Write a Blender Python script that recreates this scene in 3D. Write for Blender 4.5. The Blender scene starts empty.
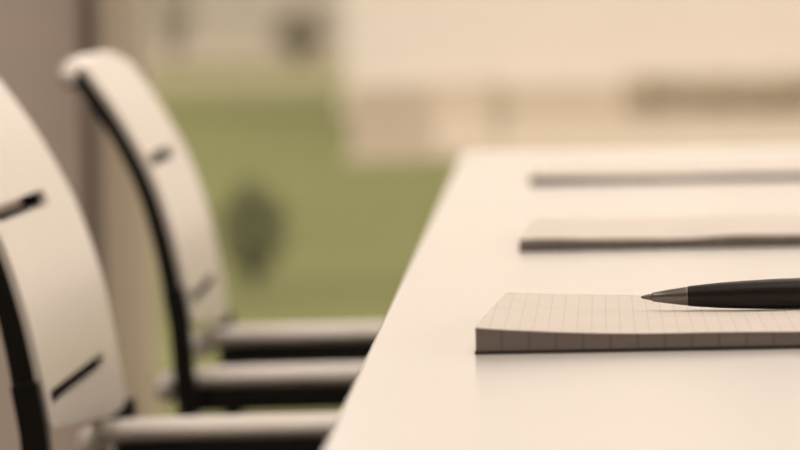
import bpy, bmesh, math, random
from mathutils import Matrix, Vector
random.seed(4)
S = bpy.context.scene
COL = S.collection

# ---------------------------------------------------------------- camera
cam_d = bpy.data.cameras.new('camera')
cam = bpy.data.objects.new('camera', cam_d)
COL.objects.link(cam)
S.camera = cam
cam_d.sensor_width = 36.0
cam_d.lens = 242.1
cam_d.clip_start = 0.05
cam_d.clip_end = 600
YAW, PITCH, ROLL = math.atan(140.5/5380), math.atan(225/5380), math.radians(-1.2)
cam.matrix_world = (Matrix.Translation((0, 0, 0.862)) @ Matrix.Rotation(YAW, 4, 'Z')
                    @ Matrix.Rotation(math.pi/2-PITCH, 4, 'X') @ Matrix.Rotation(ROLL, 4, 'Z'))
cam_d.dof.use_dof = True
cam_d.dof.focus_distance = 1.99
cam_d.dof.aperture_fstop = 16.0

# ---------------------------------------------------------------- sky and exposure
W = bpy.data.worlds.new('world')
S.world = W
W.use_nodes = True
nt = W.node_tree
nt.nodes.clear()
wo = nt.nodes.new('ShaderNodeOutputWorld')
bg = nt.nodes.new('ShaderNodeBackground')
tc = nt.nodes.new('ShaderNodeTexCoord')
sep = nt.nodes.new('ShaderNodeSeparateXYZ')
cr = nt.nodes.new('ShaderNodeValToRGB')
cr.color_ramp.elements[0].position = 0.0
cr.color_ramp.elements[0].color = (1.0, 0.865, 0.775, 1)
cr.color_ramp.elements[1].position = 0.7
cr.color_ramp.elements[1].color = (0.95, 0.84, 0.76, 1)
nt.links.new(tc.outputs['Generated'], sep.inputs[0])
nt.links.new(sep.outputs['Z'], cr.inputs[0])
nt.links.new(cr.outputs[0], bg.inputs[0])
bg.inputs[1].default_value = 2.0
nt.links.new(bg.outputs[0], wo.inputs[0])
S.view_settings.view_transform = 'Standard'
S.view_settings.look = 'None'
S.view_settings.gamma = 1
S.view_settings.use_curve_mapping = False
S.view_settings.exposure = 0.13


def portal(name, loc, rot, sx, sy):
    d = bpy.data.lights.new(name, 'AREA')
    d.shape = 'RECTANGLE'; d.size = sx; d.size_y = sy
    d.cycles.is_portal = True
    o = bpy.data.objects.new(name, d)
    o.location = loc; o.rotation_euler = rot
    COL.objects.link(o)


# sky light enters through the two glazed sides
portal('far_window_portal', (1.4, 6.95, 1.45), (-math.pi/2, 0, 0), 3.9, 2.8)
portal('right_window_portal', (3.55, 3.0, 1.45), (0, math.pi/2, 0), 2.8, 7.6)


# ---------------------------------------------------------------- materials
def srgb(r, g, b):
    f = lambda c: (c/255/12.92) if c/255 <= 0.04045 else ((c/255+0.055)/1.055)**2.4
    return (f(r), f(g), f(b), 1)


def mat(name, col, rough=0.5, metal=0.0, noise=0.0, scale=20.0, bump=0.0, spec=0.5, coat=0.0, stretch=None):
    m = bpy.data.materials.new(name)
    m.use_nodes = True
    n = m.node_tree
    b = n.nodes['Principled BSDF']
    b.inputs['Base Color'].default_value = col
    b.inputs['Roughness'].default_value = rough
    b.inputs['Metallic'].default_value = metal
    b.inputs['Specular IOR Level'].default_value = spec
    b.inputs['Coat Weight'].default_value = coat
    if noise or bump:
        t = n.nodes.new('ShaderNodeTexCoord')
        mp = n.nodes.new('ShaderNodeMapping')
        if stretch: mp.inputs['Scale'].default_value = stretch
        nz = n.nodes.new('ShaderNodeTexNoise')
        nz.inputs['Scale'].default_value = scale
        nz.inputs['Detail'].default_value = 6
        n.links.new(t.outputs['Object'], mp.inputs[0])
        n.links.new(mp.outputs[0], nz.inputs['Vector'])
        if noise:
            mx = n.nodes.new('ShaderNodeMix'); mx.data_type = 'RGBA'
            mx.inputs['A'].default_value = tuple(c*(1-noise) for c in col[:3])+(1,)
            mx.inputs['B'].default_value = tuple(min(1, c*(1+noise)) for c in col[:3])+(1,)
            n.links.new(nz.outputs['Fac'], mx.inputs['Factor'])
            n.links.new(mx.outputs['Result'], b.inputs['Base Color'])
        if bump:
            bp = n.nodes.new('ShaderNodeBump')
            bp.inputs['Strength'].default_value = bump
            bp.inputs['Distance'].default_value = 0.002
            n.links.new(nz.outputs['Fac'], bp.inputs['Height'])
            n.links.new(bp.outputs[0], b.inputs['Normal'])
    return m


def grid_mat(name, paper, ink, pitch, line, rough=0.75, noise=0.09, ny=None):
    """paper printed with a square grid (object coordinates, so the lines reach the page edges)"""
    m = mat(name, paper, rough)
    n = m.node_tree
    b = n.nodes['Principled BSDF']
    t = n.nodes.new('ShaderNodeTexCoord')
    sp = n.nodes.new('ShaderNodeSeparateXYZ')
    n.links.new(t.outputs['Object'], sp.inputs[0])
    outs = []
    for ax in ('X', 'Y'):
        pp = pitch if ax == 'X' or ny is None else ny
        mod = n.nodes.new('ShaderNodeMath'); mod.operation = 'PINGPONG'
        mod.inputs[1].default_value = pp/2
        if ax == 'Y' and ny:
            off = n.nodes.new('ShaderNodeMath'); off.operation = 'ADD'; off.inputs[1].default_value = ny/2
            n.links.new(sp.outputs[ax], off.inputs[0]); n.links.new(off.outputs[0], mod.inputs[0])
        else:
            n.links.new(sp.outputs[ax], mod.inputs[0])
        lt = n.nodes.new('ShaderNodeMath'); lt.operation = 'LESS_THAN'
        lt.inputs[1].default_value = line/2
        n.links.new(mod.outputs[0], lt.inputs[0])
        outs.append(lt)
    mxm = n.nodes.new('ShaderNodeMath'); mxm.operation = 'MAXIMUM'
    n.links.new(outs[0].outputs[0], mxm.inputs[0]); n.links.new(outs[1].outputs[0], mxm.inputs[1])
    nz = n.nodes.new('ShaderNodeTexNoise'); nz.inputs['Scale'].default_value = 45
    nz.inputs['Detail'].default_value = 5
    mp = n.nodes.new('ShaderNodeMapping'); mp.inputs['Scale'].default_value = (0.8, 1.0, 3.0)
    n.links.new(t.outputs['Object'], mp.inputs[0]); n.links.new(mp.outputs[0], nz.inputs['Vector'])
    base = n.nodes.new('ShaderNodeMix'); base.data_type = 'RGBA'
    base.inputs['A'].default_value = tuple(c*(1-noise) for c in paper[:3])+(1,)
    base.inputs['B'].default_value = tuple(min(1, c*(1+noise)) for c in paper[:3])+(1,)
    n.links.new(nz.outputs['Fac'], base.inputs['Factor'])
    mx = n.nodes.new('ShaderNodeMix'); mx.data_type = 'RGBA'
    mx.inputs['B'].default_value = ink
    n.links.new(mxm.outputs[0], mx.inputs['Factor'])
    n.links.new(base.outputs['Result'], mx.inputs['A'])
    n.links.new(mx.outputs['Result'], b.inputs['Base Color'])
    return m


def glass_mat():
    m = bpy.data.materials.new('window_glass')
    m.use_nodes = True
    n = m.node_tree
    n.nodes.clear()
    o = n.nodes.new('ShaderNodeOutputMaterial')
    mx = n.nodes.new('ShaderNodeMixShader'); mx.inputs[0].default_value = 0.05
    tr = n.nodes.new('ShaderNodeBsdfTransparent'); tr.inputs[0].default_value = (0.97, 0.97, 0.96, 1)
    gl = n.nodes.new('ShaderNodeBsdfGlossy'); gl.inputs['Roughness'].default_value = 0.02
    n.links.new(tr.outputs[0], mx.inputs[1]); n.links.new(gl.outputs[0], mx.inputs[2])
    n.links.new(mx.outputs[0], o.inputs[0])
    return m


M = {
    'table': mat('white_laminate', (0.85, 0.815, 0.77, 1), 0.2, noise=0.015, scale=6, spec=0.5),
    'leg_metal': mat('satin_steel', (0.55, 0.52, 0.48, 1), 0.35, 1.0, noise=0.04, scale=60),
    'shell': mat('cream_leather', (0.80, 0.745, 0.68, 1), 0.27, noise=0.03, scale=30, bump=0.05),
    'black': mat('black_plastic', (0.010, 0.009, 0.008, 1), 0.4, noise=0.1, scale=40, spec=0.3),
    'arm': mat('brushed_aluminium', (0.90, 0.85, 0.80, 1), 0.35, 0.0, noise=0.04, scale=50, stretch=(1, 8, 8)),
    'cap': mat('white_plastic', (0.93, 0.91, 0.87, 1), 0.3, noise=0.02, scale=30),
    'seat': mat('black_fabric', (0.02, 0.018, 0.016, 1), 0.9, noise=0.2, scale=200, bump=0.3),
    'paper': grid_mat('grid_paper', (0.80, 0.735, 0.665, 1), (0.70, 0.645, 0.585, 1), 0.005, 0.0005),
    'edge': grid_mat('shaded_page_edges', (0.20, 0.165, 0.150, 1), (0.155, 0.128, 0.116, 1), 0.0093, 0.0009, noise=0.15, ny=10.0),  # shade of the backlit pad sides mixed into the paper colour
    'edge2': grid_mat('deep_shaded_page_edges', (0.10, 0.084, 0.077, 1), (0.08, 0.068, 0.062, 1), 0.0093, 0.0009, noise=0.15, ny=10.0),  # same painted shade, mixed darker for the farthest pad
    'board': mat('dark_cardboard', (0.035, 0.030, 0.027, 1), 0.8, noise=0.1, scale=80),
    'barrel': mat('black_lacquer', (0.012, 0.008, 0.007, 1), 0.4, noise=0.1, scale=90, spec=0.3),
    'tip': mat('gunmetal', (0.20, 0.18, 0.165, 1), 0.35, 0.8, noise=0.05, scale=90),
    'carpet': mat('taupe_carpet', (0.16, 0.14, 0.12, 1), 0.95, noise=0.15, scale=150, bump=0.4),
    'wall': mat('taupe_wall', (0.35, 0.30, 0.26, 1), 0.9, noise=0.03, scale=12),
    'ceiling': mat('white_ceiling', (0.75, 0.71, 0.66, 1), 0.95, noise=0.02, scale=8),
    'pillar': mat('taupe_pillar', (0.56, 0.485, 0.42, 1), 0.85, noise=0.04, scale=14),
    'mullion': mat('bronze_frame', (0.15, 0.125, 0.11, 1), 0.5, noise=0.05, scale=30),
    'glass': glass_mat(),
    'lawn': mat('lawn_grass', (0.150, 0.158, 0.056, 1), 1.0, noise=0.38, scale=0.45, spec=0.1),
    'gravel': mat('pale_gravel', (0.45, 0.385, 0.295, 1), 1.0, noise=0.06, scale=2, spec=0.1),
    'far_ground': mat('dry_ground', (0.23, 0.215, 0.115, 1), 1.0, noise=0.06, scale=0.2, spec=0.1),
    'facade': mat('cream_render', (0.70, 0.645, 0.575, 1), 0.95, noise=0.03, scale=1.5, spec=0.1),
    'facade2': mat('grey_render', (0.46, 0.42, 0.35, 1), 0.95, noise=0.06, scale=1.2, spec=0.1),
    'plinth': mat('tan_stone', (0.56, 0.49, 0.39, 1), 0.95, noise=0.08, scale=4, spec=0.1),
    'brick': mat('tan_brick', (0.46, 0.395, 0.315, 1), 0.95, noise=0.12, scale=9, spec=0.1),
    'leaf': mat('dark_leaves', (0.075, 0.085, 0.045, 1), 0.9, noise=0.4, scale=14, spec=0.1),
    'leaf2': mat('olive_leaves', (0.20, 0.19, 0.09, 1), 0.9, noise=0.3, scale=14, spec=0.1),
    'leaf3': mat('hedge_leaves', (0.52, 0.46, 0.345, 1), 0.9, noise=0.25, scale=14, spec=0.1),
    'leaf4': mat('grey_green_leaves', (0.22, 0.205, 0.15, 1), 0.9, noise=0.3, scale=10, spec=0.1),
    'twig': mat('brown_bark', (0.10, 0.075, 0.05, 1), 0.9, noise=0.2, scale=20),
    'dark_glass': mat('dim_window', (0.22, 0.20, 0.17, 1), 0.2, noise=0.05, scale=3),
}


# ---------------------------------------------------------------- helpers
def obj(name, bm, m, parent=None, smooth=False, bevel=0.0, seg=3):
    me = bpy.data.meshes.new(name)
    bmesh.ops.recalc_face_normals(bm, faces=bm.faces)
    bm.to_mesh(me); bm.free()
    me.materials.append(m)
    if smooth:
        for p in me.polygons: p.use_smooth = True
    o = bpy.data.objects.new(name, me)
    COL.objects.link(o)
    if parent: o.parent = parent
    if bevel:
        b = o.modifiers.new('bevel', 'BEVEL'); b.width = bevel; b.segments = seg
        b.limit_method = 'ANGLE'; b.angle_limit = math.radians(40)
        for p in me.polygons: p.use_smooth = True
        wn = o.modifiers.new('wn', 'WEIGHTED_NORMAL'); wn.keep_sharp = False
    return o


def thing(name, label, cat, loc=(0, 0, 0), rz=0, group=None):
    o = bpy.data.objects.new(name, None)
    COL.objects.link(o)
    o.empty_display_size = 0.1
    o.location = loc; o.rotation_euler = (0, 0, rz)
    o['label'] = label; o['category'] = cat
    if group: o['group'] = group
    return o


def tag(o, label, cat, group=None):
    o['label'] = label; o['category'] = cat
    if group: o['group'] = group
    return o


def struct(name, bm, m, parent=None, bevel=0.0):
    o = obj(name, bm, m, parent, bevel=bevel)
    if not parent: o['kind'] = 'structure'
    return o


def box(bm, x0, x1, y0, y1, z0, z1):
    v = [bm.verts.new(p) for p in ((x0, y0, z0), (x1, y0, z0), (x1, y1, z0), (x0, y1, z0),
                                   (x0, y0, z1), (x1, y0, z1), (x1, y1, z1), (x0, y1, z1))]
    for f in ((3, 2, 1, 0), (4, 5, 6, 7), (0, 1, 5, 4), (1, 2, 6, 5), (2, 3, 7, 6), (3, 0, 4, 7)):
        bm.faces.new([v[i] for i in f])
    return bm


def B(*a):
    return box(bmesh.new(), *a)


def ribbon(pts, y0, y1, t, bm=None):
    """solid strip: 2D profile pts (x, z) with thickness list/number t along its right normal, spanning y0..y1"""
    bm = bm or bmesh.new()
    n = len(pts)
    rings = []
    for i, (x, z) in enumerate(pts):
        a = Vector(pts[max(0, i-1)]); b = Vector(pts[min(n-1, i+1)])
        d = (b-a).normalized(); nn = Vector((d.y, -d.x))
        ti = t[i] if isinstance(t, (list, tuple)) else t
        ya, yb = (y0[i], y1[i]) if isinstance(y0, (list, tuple)) else (y0, y1)
        q = Vector((x, z))+nn*ti
        rings.append([bm.verts.new((x, ya, z)), bm.verts.new((q.x, ya, q.y)),
                      bm.verts.new((q.x, yb, q.y)), bm.verts.new((x, yb, z))])
    for r, s in zip(rings, rings[1:]):
        for k in range(4):
            bm.faces.new([r[k], r[(k+1) % 4], s[(k+1) % 4], s[k]])
    bm.faces.new(rings[0]); bm.faces.new(rings[-1][::-1])
    return bm


def catmull(pts, k=6):
    out = []
    P = [pts[0]]+list(pts)+[pts[-1]]
    for i in range(1, len(P)-2):
        p0, p1, p2, p3 = [Vector(p) for p in P[i-1:i+3]]
        for j in range(k):
            t = j/k
            out.append(tuple(0.5*((2*p1)+(p2-p0)*t+(2*p0-5*p1+4*p2-p3)*t*t+(3*p1-p0-3*p2+p3)*t**3)))
    out.append(tuple(pts[-1]))
    return out


def sweep(bm, path, rx, ry, n=12):
    """elliptical tube along 3D path; rx along the profile normal, ry sideways; numbers or lists"""
    rings = []
    m = len(path)
    for i, p in enumerate(path):
        a = Vector(path[max(0, i-1)]); b = Vector(path[min(m-1, i+1)])
        d = (b-a).normalized()
        side = Vector((0, 1, 0)) if abs(d.y) < 0.9 else Vector((1, 0, 0))
        side = (side-d*side.dot(d)).normalized()
        up = d.cross(side)
        a1 = rx[i] if isinstance(rx, (list, tuple)) else rx
        b1 = ry[i] if isinstance(ry, (list, tuple)) else ry
        rings.append([bm.verts.new(Vector(p)+up*a1*math.cos(2*math.pi*k/n)+side*b1*math.sin(2*math.pi*k/n)) for k in range(n)])
    for r, s in zip(rings, rings[1:]):
        for k in range(n):
            bm.faces.new([r[k], r[(k+1) % n], s[(k+1) % n], s[k]])
    bm.faces.new(rings[0]); bm.faces.new(rings[-1][::-1])
    return bm


def lathe(bm, prof, n=32):
    """profile (s, r) about the x axis"""
    rings = [[bm.verts.new((s, r*math.cos(2*math.pi*k/n), r*math.sin(2*math.pi*k/n))) for k in range(n)] for s, r in prof]
    for r, s in zip(rings, rings[1:]):
        for k in range(n):
            bm.faces.new([r[k], r[(k+1) % n], s[(k+1) % n], s[k]])
    bm.faces.new(rings[0]); bm.faces.new(rings[-1][::-1])
    return bm


# ---------------------------------------------------------------- the room
struct('floor', B(-2.2, 3.6, -2.0, 6.9, -0.10, 0.0), M['carpet'])
struct('ceiling', B(-2.35, 3.75, -2.15, 6.95, 2.90, 3.0), M['ceiling'])
struct('wall_left', B(-2.35, -2.2, -2.0, 6.9, -0.1, 2.9), M['wall'])
struct('wall_back', B(-2.35, 3.75, -2.15, -2.0, -0.1, 2.9), M['wall'])
bm = B(-2.2, -0.90, 6.75, 6.90, 0.0, 2.9)
struct('wall_far', bm, M['wall'])
bm = B(-0.90, -0.575, 6.745, 6.92, 0.0, 2.9)
struct('trim_1', bm, M['pillar'])                       # plastered pier beside the glazing


def window(name, x0, x1, y, mull, axis='x'):
    """floor-to-ceiling glazing: frame with mullions, and panes"""
    f = bmesh.new()
    def bb(a, b, z0, z1, d=0.05):
        if axis == 'x': box(f, a, b, y-d/2, y+d/2, z0, z1)
        else: box(f, y-d/2, y+d/2, a, b, z0, z1)
    bb(x0, x1, 0.0, 0.06); bb(x0, x1, 2.82, 2.9)
    xs = [x0]+mull+[x1-0.035]
    for a in xs: bb(a, a+0.035, 0.06, 2.82, 0.07)
    w = struct(name, f, M['mullion'])
    for a, b in zip(xs, xs[1:]):
        g = bmesh.new()
        if axis == 'x': box(g, a+0.035, b, y-0.003, y+0.003, 0.06, 2.82)
        else: box(g, y-0.003, y+0.003, a+0.035, b, 0.06, 2.82)
        obj('pane', g, M['glass'], w)
    return w


window('window_1', -0.575, 3.6, 6.80, [1.25, 2.45])
window('window_2', -2.0, 6.75, 3.62, [0.0, 1.6, 3.2, 4.8], 'y')

# added unseen fill panels under the ceiling, to brighten table and chairs
fill_frame_m = mat('fill_frame', (0.8, 0.78, 0.74, 1), 0.4)
dif = mat('fill_diffuser', (0.9, 0.88, 0.84, 1), 0.6)
dif.node_tree.nodes['Principled BSDF'].inputs['Emission Color'].default_value = (1, 0.88, 0.79, 1)
dif.node_tree.nodes['Principled BSDF'].inputs['Emission Strength'].default_value = 2.0
for k, (lx, ly) in enumerate(((0.55, 1.2), (0.55, 3.4), (0.55, 5.5), (-1.2, 1.2), (-1.2, 3.4), (-1.2, 5.5))):
    t = thing('fill_light_panel', ('added unseen fill light panel above the near end of the white table',
                                'added unseen fill light panel above the far end of the white table',
                                'added unseen fill light panel nearest the far windows, on the table side',
                                'added unseen fill light panel on the left wall side, closest to the back wall',
                                'added unseen fill light panel on the left wall side, middle of its row',
                                'added unseen fill light panel on the left wall side, nearest the brown pier')[k], 'ceiling light', (lx, ly, 2.90), 0, 'added fill light panels')
    obj('frame', B(-0.42, 0.42, -0.72, 0.72, -0.03, 0.0), fill_frame_m, t)
    obj('diffuser', B(-0.40, 0.40, -0.70, 0.70, -0.034, -0.0301), dif, t)
    ld = bpy.data.lights.new('fill_lamp', 'AREA'); ld.shape = 'RECTANGLE'; ld.size = 0.78; ld.size_y = 1.38
    ld.energy = 7; ld.color = (1, 0.88, 0.79); ld.use_shadow = True
    lo_ = bpy.data.objects.new('fill_lamp', ld); lo_.location = (0, 0, -0.04); lo_.parent = t; COL.objects.link(lo_)

# gathered curtain beside the pier
cu = bpy.data.materials.new('taupe_curtain'); cu.use_nodes = True
n_ = cu.node_tree; n_.nodes.clear()
o_ = n_.nodes.new('ShaderNodeOutputMaterial'); m_ = n_.nodes.new('ShaderNodeMixShader'); m_.inputs[0].default_value = 0.75
a_ = n_.nodes.new('ShaderNodeBsdfDiffuse'); a_.inputs[0].default_value = (0.88, 0.83, 0.75, 1)
c_ = n_.nodes.new('ShaderNodeBsdfTranslucent'); c_.inputs[0].default_value = (0.88, 0.83, 0.75, 1)
n_.links.new(a_.outputs[0], m_.inputs[1]); n_.links.new(c_.outputs[0], m_.inputs[2]); t_ = n_.nodes.new('ShaderNodeBsdfTransparent'); x_ = n_.nodes.new('ShaderNodeMixShader'); x_.inputs[0].default_value = 0.32
n_.links.new(m_.outputs[0], x_.inputs[1]); n_.links.new(t_.outputs[0], x_.inputs[2]); n_.links.new(x_.outputs[0], o_.inputs[0])
ct = thing('curtain', 'gathered sheer taupe curtain hanging beside the brown pier behind the chairs', 'curtain', (-0.512, 6.66, 0.03))
b = bmesh.new()
NX = 48
prev = None
for i in range(NX+1):
    x = -0.033+0.066*i/NX
    y = 0.012*math.sin(i*0.78)+0.003*math.sin(i*2.1)
    cur = [b.verts.new((x+0.006*math.sin(i*0.5)*k/6, y*(1-0.25*k/6), 2.75*k/6)) for k in range(7)]
    if prev:
        for k in range(6): b.faces.new([prev[k], cur[k], cur[k+1], prev[k+1]])
    prev = cur
fab = obj('curtain_fabric', b, cu, ct, smooth=True)
sm = fab.modifiers.new('thickness', 'SOLIDIFY'); sm.thickness = 0.0015
obj('heading_tape', B(-0.040, 0.042, -0.014, 0.014, 2.74, 2.80), M['mullion'], ct)
obj('curtain_track', B(-0.05, 0.35, -0.012, 0.012, 2.80, 2.87), M['mullion'], ct)

# ---------------------------------------------------------------- outdoors
GZ = -0.14
struct('lawn', B(-30, 30, 7.1, 62, GZ-0.2, GZ), M['lawn'])
struct('field', B(-160, 160, -60, 400, GZ-0.5, GZ-0.01), M['far_ground'])
struct('gravel_terrace', B(-1.22, 12, 33.5, 60, GZ-0.02, GZ+0.03), M['gravel'])


def building(name, label, x0, x1, y, d, h, m, wins):
    t = thing(name, label, 'building', ((x0+x1)/2, y, GZ))
    w = (x1-x0)/2
    obj('wall', B(-w, w, 0, d, 0, h), m, t)
    obj('plinth', B(-w-0.05, w+0.05, -0.08, d, 0, 0.28), M['plinth'], t)
    obj('roof', B(-w-0.3, w+0.3, -0.4, d+0.3, h, h+0.25), M['plinth'], t)
    for (a, z0, ww, hh) in wins:
        f = obj('window', B(a-0.06, a+ww+0.06, -0.05, 0.05, z0-0.06, z0+hh+0.06), M['plinth'], t)
        obj('pane', B(a, a+ww, -0.07, -0.052, z0, z0+hh), M['dark_glass'], f)
    return t


building('garden_building', 'cream rendered building beyond the gravel, blurred above the table end', -1.64, 12.0, 46.0, 6, 7.0, M['facade'],
         [(-3.5+2.6*k, 4.6, 1.2, 1.0) for k in range(4)])
building('distant_house', 'grey beige house far beyond the lawn, blurred at the upper left', -13.0, -1.3, 92.0, 8, 9.0, M['facade2'],
         [(-4.5+2.6*k, 4.5, 1.2, 1.3) for k in range(4)])

# low brick planter at the edge of the gravel
pt = thing('garden_planter', 'low tan brick planter at the lawn edge left of the table end', 'planter', (-0.94, 34.6, GZ+0.03))
b = bmesh.new()
for a in (B(-0.27, 0.27, -0.2, -0.14, 0, 0.42), B(-0.27, 0.27, 0.14, 0.2, 0, 0.42), B(-0.27, -0.21, -0.14, 0.14, 0, 0.42), B(0.21, 0.27, -0.14, 0.14, 0, 0.42)):
    me = bpy.data.meshes.new('t'); a.to_mesh(me); a.free(); b.from_mesh(me); bpy.data.meshes.remove(me)
obj('planter_wall', b, M['brick'], pt)
obj('soil', B(-0.21, 0.21, -0.14, 0.14, 0.0, 0.36), M['twig'], pt)


def bush(name, label, x, y, w, h, m, n=420, zbase=GZ):
    """leafy shrub: a stem and a crown of many small leaf blades"""
    t = thing(name, label, 'shrub', (x, y, zbase))
    s = bmesh.new()
    for k in range(5):
        a = 2*math.pi*k/5
        sweep(s, [(0, 0, 0), (0.12*w*math.cos(a), 0.12*w*math.sin(a), h*0.35), (0.3*w*math.cos(a), 0.3*w*math.sin(a), h*0.7)],
              [0.02*w, 0.014*w, 0.006*w], [0.02*w, 0.014*w, 0.006*w], 6)
    obj('stem', s, M['twig'], t)
    c = bmesh.new()
    for k in range(n):
        u, v = random.random(), random.random()
        th, ph = 2*math.pi*u, math.acos(2*v-1)
        r = 0.5*(0.55+0.45*random.random())
        p = Vector((r*w*math.sin(ph)*math.cos(th), r*w*math.sin(ph)*math.sin(th), h*0.54+r*0.92*h*math.cos(ph)))
        q = Matrix.Rotation(random.uniform(0, 6.28), 3, 'Z') @ Matrix.Rotation(random.uniform(-1.2, 1.2), 3, 'X')
        L = w*random.uniform(0.10, 0.17)
        vs = [c.verts.new(p+q @ Vector(o)) for o in ((0, -L/2, 0), (L*0.33, 0, L*0.08), (0, L/2, 0), (-L*0.33, 0, L*0.08))]
        c.faces.new(vs)
    obj('foliage', c, m, t)
    return t


bush('shrub', 'small dark green shrub on the lawn just right of the far chair', -0.99, 18.5, 0.24, 0.40, M['leaf'], 520)
bush('shrub', 'dark shrub in front of the distant house, nearer the bronze window frame', -5.8, 86.0, 0.75, 1.7, M['leaf4'])
bush('shrub', 'dark grey green shrub at the end of the lawn in front of the distant house', -3.7, 84.0, 0.95, 0.95, M['leaf4'])
bush('shrub', 'slim olive shrub on the gravel beyond the table corner', -0.27, 37.0, 0.16, 0.40, M['leaf2'], 300, GZ+0.03)
hd = thing('clipped_hedge', 'low olive tan hedge along the cream building at the right', 'hedge', (2.1, 43.0, GZ+0.03))
b = bmesh.new()
for k in range(1500):
    p = Vector((random.uniform(-1.4, 1.4), random.uniform(-0.2, 0.2), random.uniform(0.0, 0.34)))
    q = Matrix.Rotation(random.uniform(0, 6.28), 3, 'Z') @ Matrix.Rotation(random.uniform(-1.3, 1.3), 3, 'X')
    vs = [b.verts.new(p+q @ Vector(o)) for o in ((0, -0.05, 0), (0.025, 0, 0.01), (0, 0.05, 0), (-0.025, 0, 0.01))]
    b.faces.new(vs)
obj('foliage', b, M['leaf3'], hd)
b = bmesh.new()
b.free()
for k in range(9):
    obj('stem', sweep(bmesh.new(), [(-1.2+0.3*k, 0, 0), (-1.2+0.3*k+0.02, 0.01, 0.15), (-1.2+0.3*k, 0, 0.28)], 0.012, 0.012, 6), M['twig'], hd)


# ---------------------------------------------------------------- conference table
TX0, TX1, TY0, TY1, TH = -0.0615, 1.15, 0.35, 4.30, 0.74
tb = thing('conference_table', 'long white conference table with rounded corners carrying the notepads', 'table', ((TX0+TX1)/2, (TY0+TY1)/2, 0))
cx, cy = (TX0+TX1)/2, (TY0+TY1)/2
hx, hy, R = (TX1-TX0)/2, (TY1-TY0)/2, 0.018
b = bmesh.new()
outl = []
for qx, qy, a0 in ((1, 1, 0), (-1, 1, 90), (-1, -1, 180), (1, -1, 270)):
    for k in range(9):
        a = math.radians(a0+90*k/8)
        outl.append((qx*(hx-R)+R*math.cos(a), qy*(hy-R)+R*math.sin(a)))
lo = [b.verts.new((x, y, TH-0.028)) for x, y in outl]
hi = [b.verts.new((x, y, TH)) for x, y in outl]
b.faces.new(lo[::-1]); b.faces.new(hi)
for i in range(len(outl)):
    j = (i+1) % len(outl)
    b.faces.new([lo[i], lo[j], hi[j], hi[i]])
obj('tabletop', b, M['table'], tb, bevel=0.002, seg=2)
obj('apron', B(-hx+0.30, hx-0.30, -hy+0.15, hy-0.15, TH-0.07, TH-0.028), M['leg_metal'], tb)
for sx in (-1, 1):
    for sy in (-1, 1):
        b = bmesh.new()
        x, y = sx*(hx-0.34), sy*(hy-0.20)
        box(b, x-0.03, x+0.03, y-0.03, y+0.03, 0.0, TH-0.07)
        obj('leg', b, M['leg_metal'], tb, bevel=0.004)

# ---------------------------------------------------------------- chairs
# rear profile of the back (x forward to the table, z up), measured from the bottom of the shell to its top
REAR = [(-0.2177, 0.651), (-0.2225, 0.6842), (-0.2300, 0.7205), (-0.2407, 0.7539), (-0.2580, 0.7874), (-0.2745, 0.8120), (-0.2800, 0.8190)]
REAR = catmull(REAR, 12)
CW = 0.19    # half width of the back


def width_at(i, n, r=0.020, pts=None):
    """half width with rounded corners near both ends of the profile"""
    L = [0.0]
    for p, q in zip(pts, pts[1:]): L.append(L[-1]+(Vector(q)-Vector(p)).length)
    s = min(L[i], L[-1]-L[i])
    if s >= r: return CW
    return CW-r+math.sqrt(max(0, r*r-(r-s)**2))


def cut(o, cutters):
    for c in cutters:
        m = o.modifiers.new('cut', 'BOOLEAN'); m.operation = 'DIFFERENCE'; m.solver = 'EXACT'; m.object = c
    dg = bpy.context.evaluated_depsgraph_get()
    dg.update()
    me = bpy.data.meshes.new_from_object(o.evaluated_get(dg))
    o.modifiers.clear()
    o.data = me
    return o


def slot_cutter(z, ya, yb, h):
    """stadium prism along x"""
    b = bmesh.new()
    r = h/2
    pts = []
    for k in range(9):
        a = -math.pi/2+math.pi*k/8
        pts.append((yb-r+r*math.cos(a), z+r*math.sin(a)))
    for k in range(9):
        a = math.pi/2+math.pi*k/8
        pts.append((ya+r+r*math.cos(a), z+r*math.sin(a)))
    A = [b.verts.new((-0.33, y, zz)) for y, zz in pts]
    C = [b.verts.new((-0.15, y, zz)) for y, zz in pts]
    b.faces.new(A); b.faces.new(C[::-1])
    for i in range(len(pts)):
        j = (i+1) % len(pts)
        b.faces.new([A[j], A[i], C[i], C[j]])
    return obj('cutter', b, M['black'])


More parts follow.
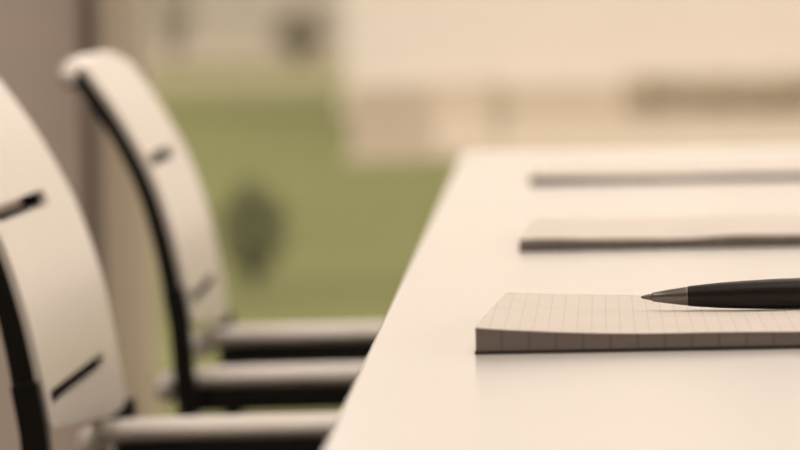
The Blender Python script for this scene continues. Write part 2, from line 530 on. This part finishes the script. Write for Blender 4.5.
def make_chair(label):
    t = thing('conference_chair', label, 'chair', group='cream conference chairs along the table')
    n = len(REAR)
    w = [width_at(i, n, 0.012, REAR) for i in range(n)]
    # the lower edge rises towards one side
    def lowcut(ws, P):
        return [max(-a, min(0.13, 0.13-0.32*(z-0.651)/0.019)) if z < 0.672 else -a for a, (x, z) in zip(ws, P)]
    thick = [0.0085+0.0035*(1-min(1, i/(n*0.6))) for i in range(n)]
    back = []
    for i, (x, z) in enumerate(REAR):
        a = Vector(REAR[max(0, i-1)]); c = Vector(REAR[min(n-1, i+1)])
        d = (c-a).normalized(); back.append(tuple(Vector((x, z))-Vector((d.y, -d.x))*(thick[i]-0.0085)))
    core = obj('backrest_shell', ribbon(back, lowcut(w, REAR), w, thick), M['black'], t)
    # light upholstered face, rolled over the top of the black shell
    off = []
    for i, (x, z) in enumerate(REAR):
        a = Vector(REAR[max(0, i-1)]); c = Vector(REAR[min(n-1, i+1)])
        d = (c-a).normalized(); off.append(tuple(Vector((x, z))+Vector((d.y, -d.x))*0.0085))
    face = off[:]
    m = len(face)
    w2 = [width_at(i, m, 0.020, face) if i < m/2 else CW for i in range(m)]
    up = obj('backrest_panel', ribbon(face, lowcut(w2, face), w2, 0.0035), M['shell'], t)
    cs = [slot_cutter(0.767, -CW+0.020, -CW+0.255, 0.0073), slot_cutter(0.682, -CW+0.020, -CW+0.300, 0.0075)]
    cut(core, cs); cut(up, cs)
    for c in cs: bpy.data.objects.remove(c)
    # padded top roll
    b = bmesh.new()
    N = 17
    path, rr = [], []
    for k in range(N):
        u = -1+2*k/(N-1)
        path.append((-0.2785-0.0012*abs(u)**3, u*(CW+0.001), 0.8228-0.005*abs(u)**6))
        e = 1-abs(u)**18
        rr.append(0.0096*(0.25+0.75*max(0, e)))
    sweep(b, path, rr, rr, 16)
    obj('top_roll', b, M['shell'], t, smooth=True)
    # black side frames running down to the floor as rear legs
    low = catmull([(-0.2180, 0.651), (-0.2155, 0.620), (-0.2110, 0.55), (-0.2120, 0.47), (-0.2300, 0.24), (-0.2550, 0.0)], 5)
    for s in (-1, 1):
        y0, y1 = (-0.200, -0.184) if s < 0 else (0.228, 0.244)
        lp = [(-0.2245, 0.690), (-0.2225, 0.680), (-0.2200, 0.668)]+low if s < 0 else low
        b = ribbon([(x-(0.0030-0.0018*max(0, min(1, (z-0.645)/0.04)) if s < 0 else 0), z) for x, z in lp], y0, y1, -0.0125)
        obj('leg', b, M['black'], t)
        # armrest: pale rail over a black underside, with a round rear end
        yc = -0.166 if s < 0 else 0.209
        dz = -0.002 if s < 0 else 0.0
        hw = 0.018
        b = bmesh.new()
        px = catmull([(-0.226, 0.6345), (-0.2060, 0.6368), (-0.16, 0.6374), (-0.10, 0.6376), (-0.04, 0.6376), (0.02, 0.6365), (0.045, 0.632)], 5)
        px = [(x, z+dz) for x, z in px]; nn = len(px)
        sweep(b, [(x, yc, z) for x, z in px], [0.0066]*nn, [hw]*nn, 14)
        ar = obj('armrest', b, M['arm'], t, smooth=True)
        b = bmesh.new()
        bmesh.ops.create_uvsphere(b, u_segments=20, v_segments=12, radius=1)
        for v in b.verts: v.co = Vector((-0.2255+v.co.x*0.0085, yc+v.co.y*0.017, 0.6315+dz+v.co.z*0.0095))
        obj('end_cap', b, M['cap'], ar, smooth=True)
        b = bmesh.new()
        pts = [(x, z-0.0052) for x, z in px if x > -0.212]
        ribbon(pts, yc-0.0145, yc+0.0145, 0.0150, b)
        obj('arm_underside', b, M['black'], ar, bevel=0.002, seg=2)
        # front upright from the arm to the floor
        low2 = catmull([(0.030, 0.6285), (0.038, 0.55), (0.040, 0.45), (0.060, 0.22), (0.085, 0.0)], 5)
        obj('leg', ribbon(low2, yc-0.009, yc+0.009, -0.016), M['black'], t)
    b = B(-0.205, 0.20, -0.145, 0.155, 0.405, 0.455)
    obj('seat', b, M['seat'], t, bevel=0.018, seg=4)
    obj('back_bracket', B(-0.2300, -0.2170, 0.165, 0.240, 0.650, 0.660), M['black'], t)
    b = bmesh.new()
    for x in (-0.213, 0.048):
        sweep(b, [(x+0.003, (-0.192), 0.43), (x+0.003, 0, 0.43), (x+0.003, 0.236, 0.43)], 0.008, 0.008, 10)
    for y in (-0.08, 0.08):
        sweep(b, [(-0.213, y, 0.40), (-0.08, y, 0.398), (0.051, y, 0.43)], 0.007, 0.007, 10)
    obj('seat_frame', b, M['black'], t)
    return t


def copy_tree(o, parent=None):
    c = o.copy(); COL.objects.link(c)
    if parent: c.parent = parent
    for ch in list(o.children): copy_tree(ch, c)
    return c


far = make_chair('farther cream-backed conference chair, whole backrest and both armrests showing, pushed up to the table')
far.location = (-0.004, 3.24+CW, 0)
near = copy_tree(far)
near['label'] = 'nearer cream-backed conference chair, cut off by the left edge of the photo'
near.location = (-0.0150, 2.63, 0)
near.rotation_euler.z = math.radians(-0.4)
far.rotation_euler.z = math.radians(0.4)


# ---------------------------------------------------------------- notepads
def notepad(label, x0, y0, w, d, hfun, rz, edge_m):
    t = thing('notepad', label, 'notepad', (x0, y0, TH), rz, 'notepads laid out on the table')
    nx, ny = 44, 24
    bt = 0.0012

    def solid(zlo, zhi, inset=0.0):
        b = bmesh.new()
        G = {}
        for s, fz in ((0, zlo), (1, zhi)):
            for i in range(nx+1):
                for j in range(ny+1):
                    x = inset+(w-2*inset)*i/nx; y = inset+(d-2*inset)*j/ny
                    G[s, i, j] = b.verts.new((x+0.030*y, y, fz(x, y)))
        for i in range(nx):
            for j in range(ny):
                b.faces.new([G[1, i, j], G[1, i+1, j], G[1, i+1, j+1], G[1, i, j+1]])
                b.faces.new([G[0, i, j+1], G[0, i+1, j+1], G[0, i+1, j], G[0, i, j]])
        for i in range(nx):
            b.faces.new([G[0, i, 0], G[0, i+1, 0], G[1, i+1, 0], G[1, i, 0]])
            b.faces.new([G[0, i+1, ny], G[0, i, ny], G[1, i, ny], G[1, i+1, ny]])
        for j in range(ny):
            b.faces.new([G[0, 0, j+1], G[0, 0, j], G[1, 0, j], G[1, 0, j+1]])
            b.faces.new([G[0, nx, j], G[0, nx, j+1], G[1, nx, j+1], G[1, nx, j]])
        return b
    obj('backing_board', solid(lambda x, y: 0.0, lambda x, y: bt), M['board'], t)
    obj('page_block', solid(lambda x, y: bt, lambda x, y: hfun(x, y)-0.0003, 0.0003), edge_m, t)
    obj('top_sheet', solid(lambda x, y: hfun(x, y)-0.0003, lambda x, y: hfun(x, y)), M['paper'], t, smooth=False)
    return t


def h1(x, y):
    curl = 0.0034*math.exp(-x/0.030)
    return 0.0060+curl*(1-0.15*y/0.23)+0.00012*math.sin(x*90+y*20)


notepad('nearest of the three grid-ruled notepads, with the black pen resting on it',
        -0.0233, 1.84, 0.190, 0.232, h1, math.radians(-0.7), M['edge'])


def h2(x, y):
    return 0.0056+0.0005*math.sin(x*62+0.6)+0.0002*math.sin(x*140)


notepad('middle one of the three notepads, slightly wavy pages, no pen on it',
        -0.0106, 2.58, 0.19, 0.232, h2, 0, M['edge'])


def h3(x, y):
    return 0.0040+0.0018*math.exp(-x/0.03)+0.00015*math.sin(x*50)


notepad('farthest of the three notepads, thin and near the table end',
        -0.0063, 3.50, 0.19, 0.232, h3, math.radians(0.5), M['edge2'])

# ---------------------------------------------------------------- pen
pn = thing('ballpoint_pen', 'black ballpoint pen with a grey metal tip lying on the nearest notepad', 'pen', (0.0362, 1.965, 0.7516))
pn.rotation_euler = (0, math.radians(-0.3), math.radians(0.8))
barrel = [(0.0170, 0.0035), (0.0176, 0.0037), (0.022, 0.0041), (0.029, 0.0047), (0.037, 0.0051), (0.048, 0.00555), (0.060, 0.0057), (0.090, 0.0057),
          (0.110, 0.0054), (0.125, 0.0049), (0.131, 0.0044), (0.132, 0.0040)]
obj('barrel', lathe(bmesh.new(), barrel), M['barrel'], pn, smooth=True)
obj('metal_tip', lathe(bmesh.new(), [(0.0040, 0.0014), (0.0045, 0.0017), (0.0100, 0.00255), (0.0165, 0.00345), (0.0173, 0.0035)]), M['tip'], pn, smooth=True)
obj('writing_point', lathe(bmesh.new(), [(0.0, 0.00035), (0.0008, 0.0006), (0.0030, 0.0011), (0.0042, 0.0013)]), M['tip'], pn, smooth=True)
obj('push_button', lathe(bmesh.new(), [(0.131, 0.0024), (0.138, 0.0024), (0.1395, 0.0018)]), M['tip'], pn, smooth=True)
b = bmesh.new()
box(b, 0.088, 0.128, -0.0015, 0.0015, 0.0066, 0.0074)
box(b, 0.124, 0.128, -0.0015, 0.0015, 0.0045, 0.0068)
box(b, 0.088, 0.091, -0.0015, 0.0015, 0.0058, 0.0068)
obj('clip', b, M['tip'], pn)
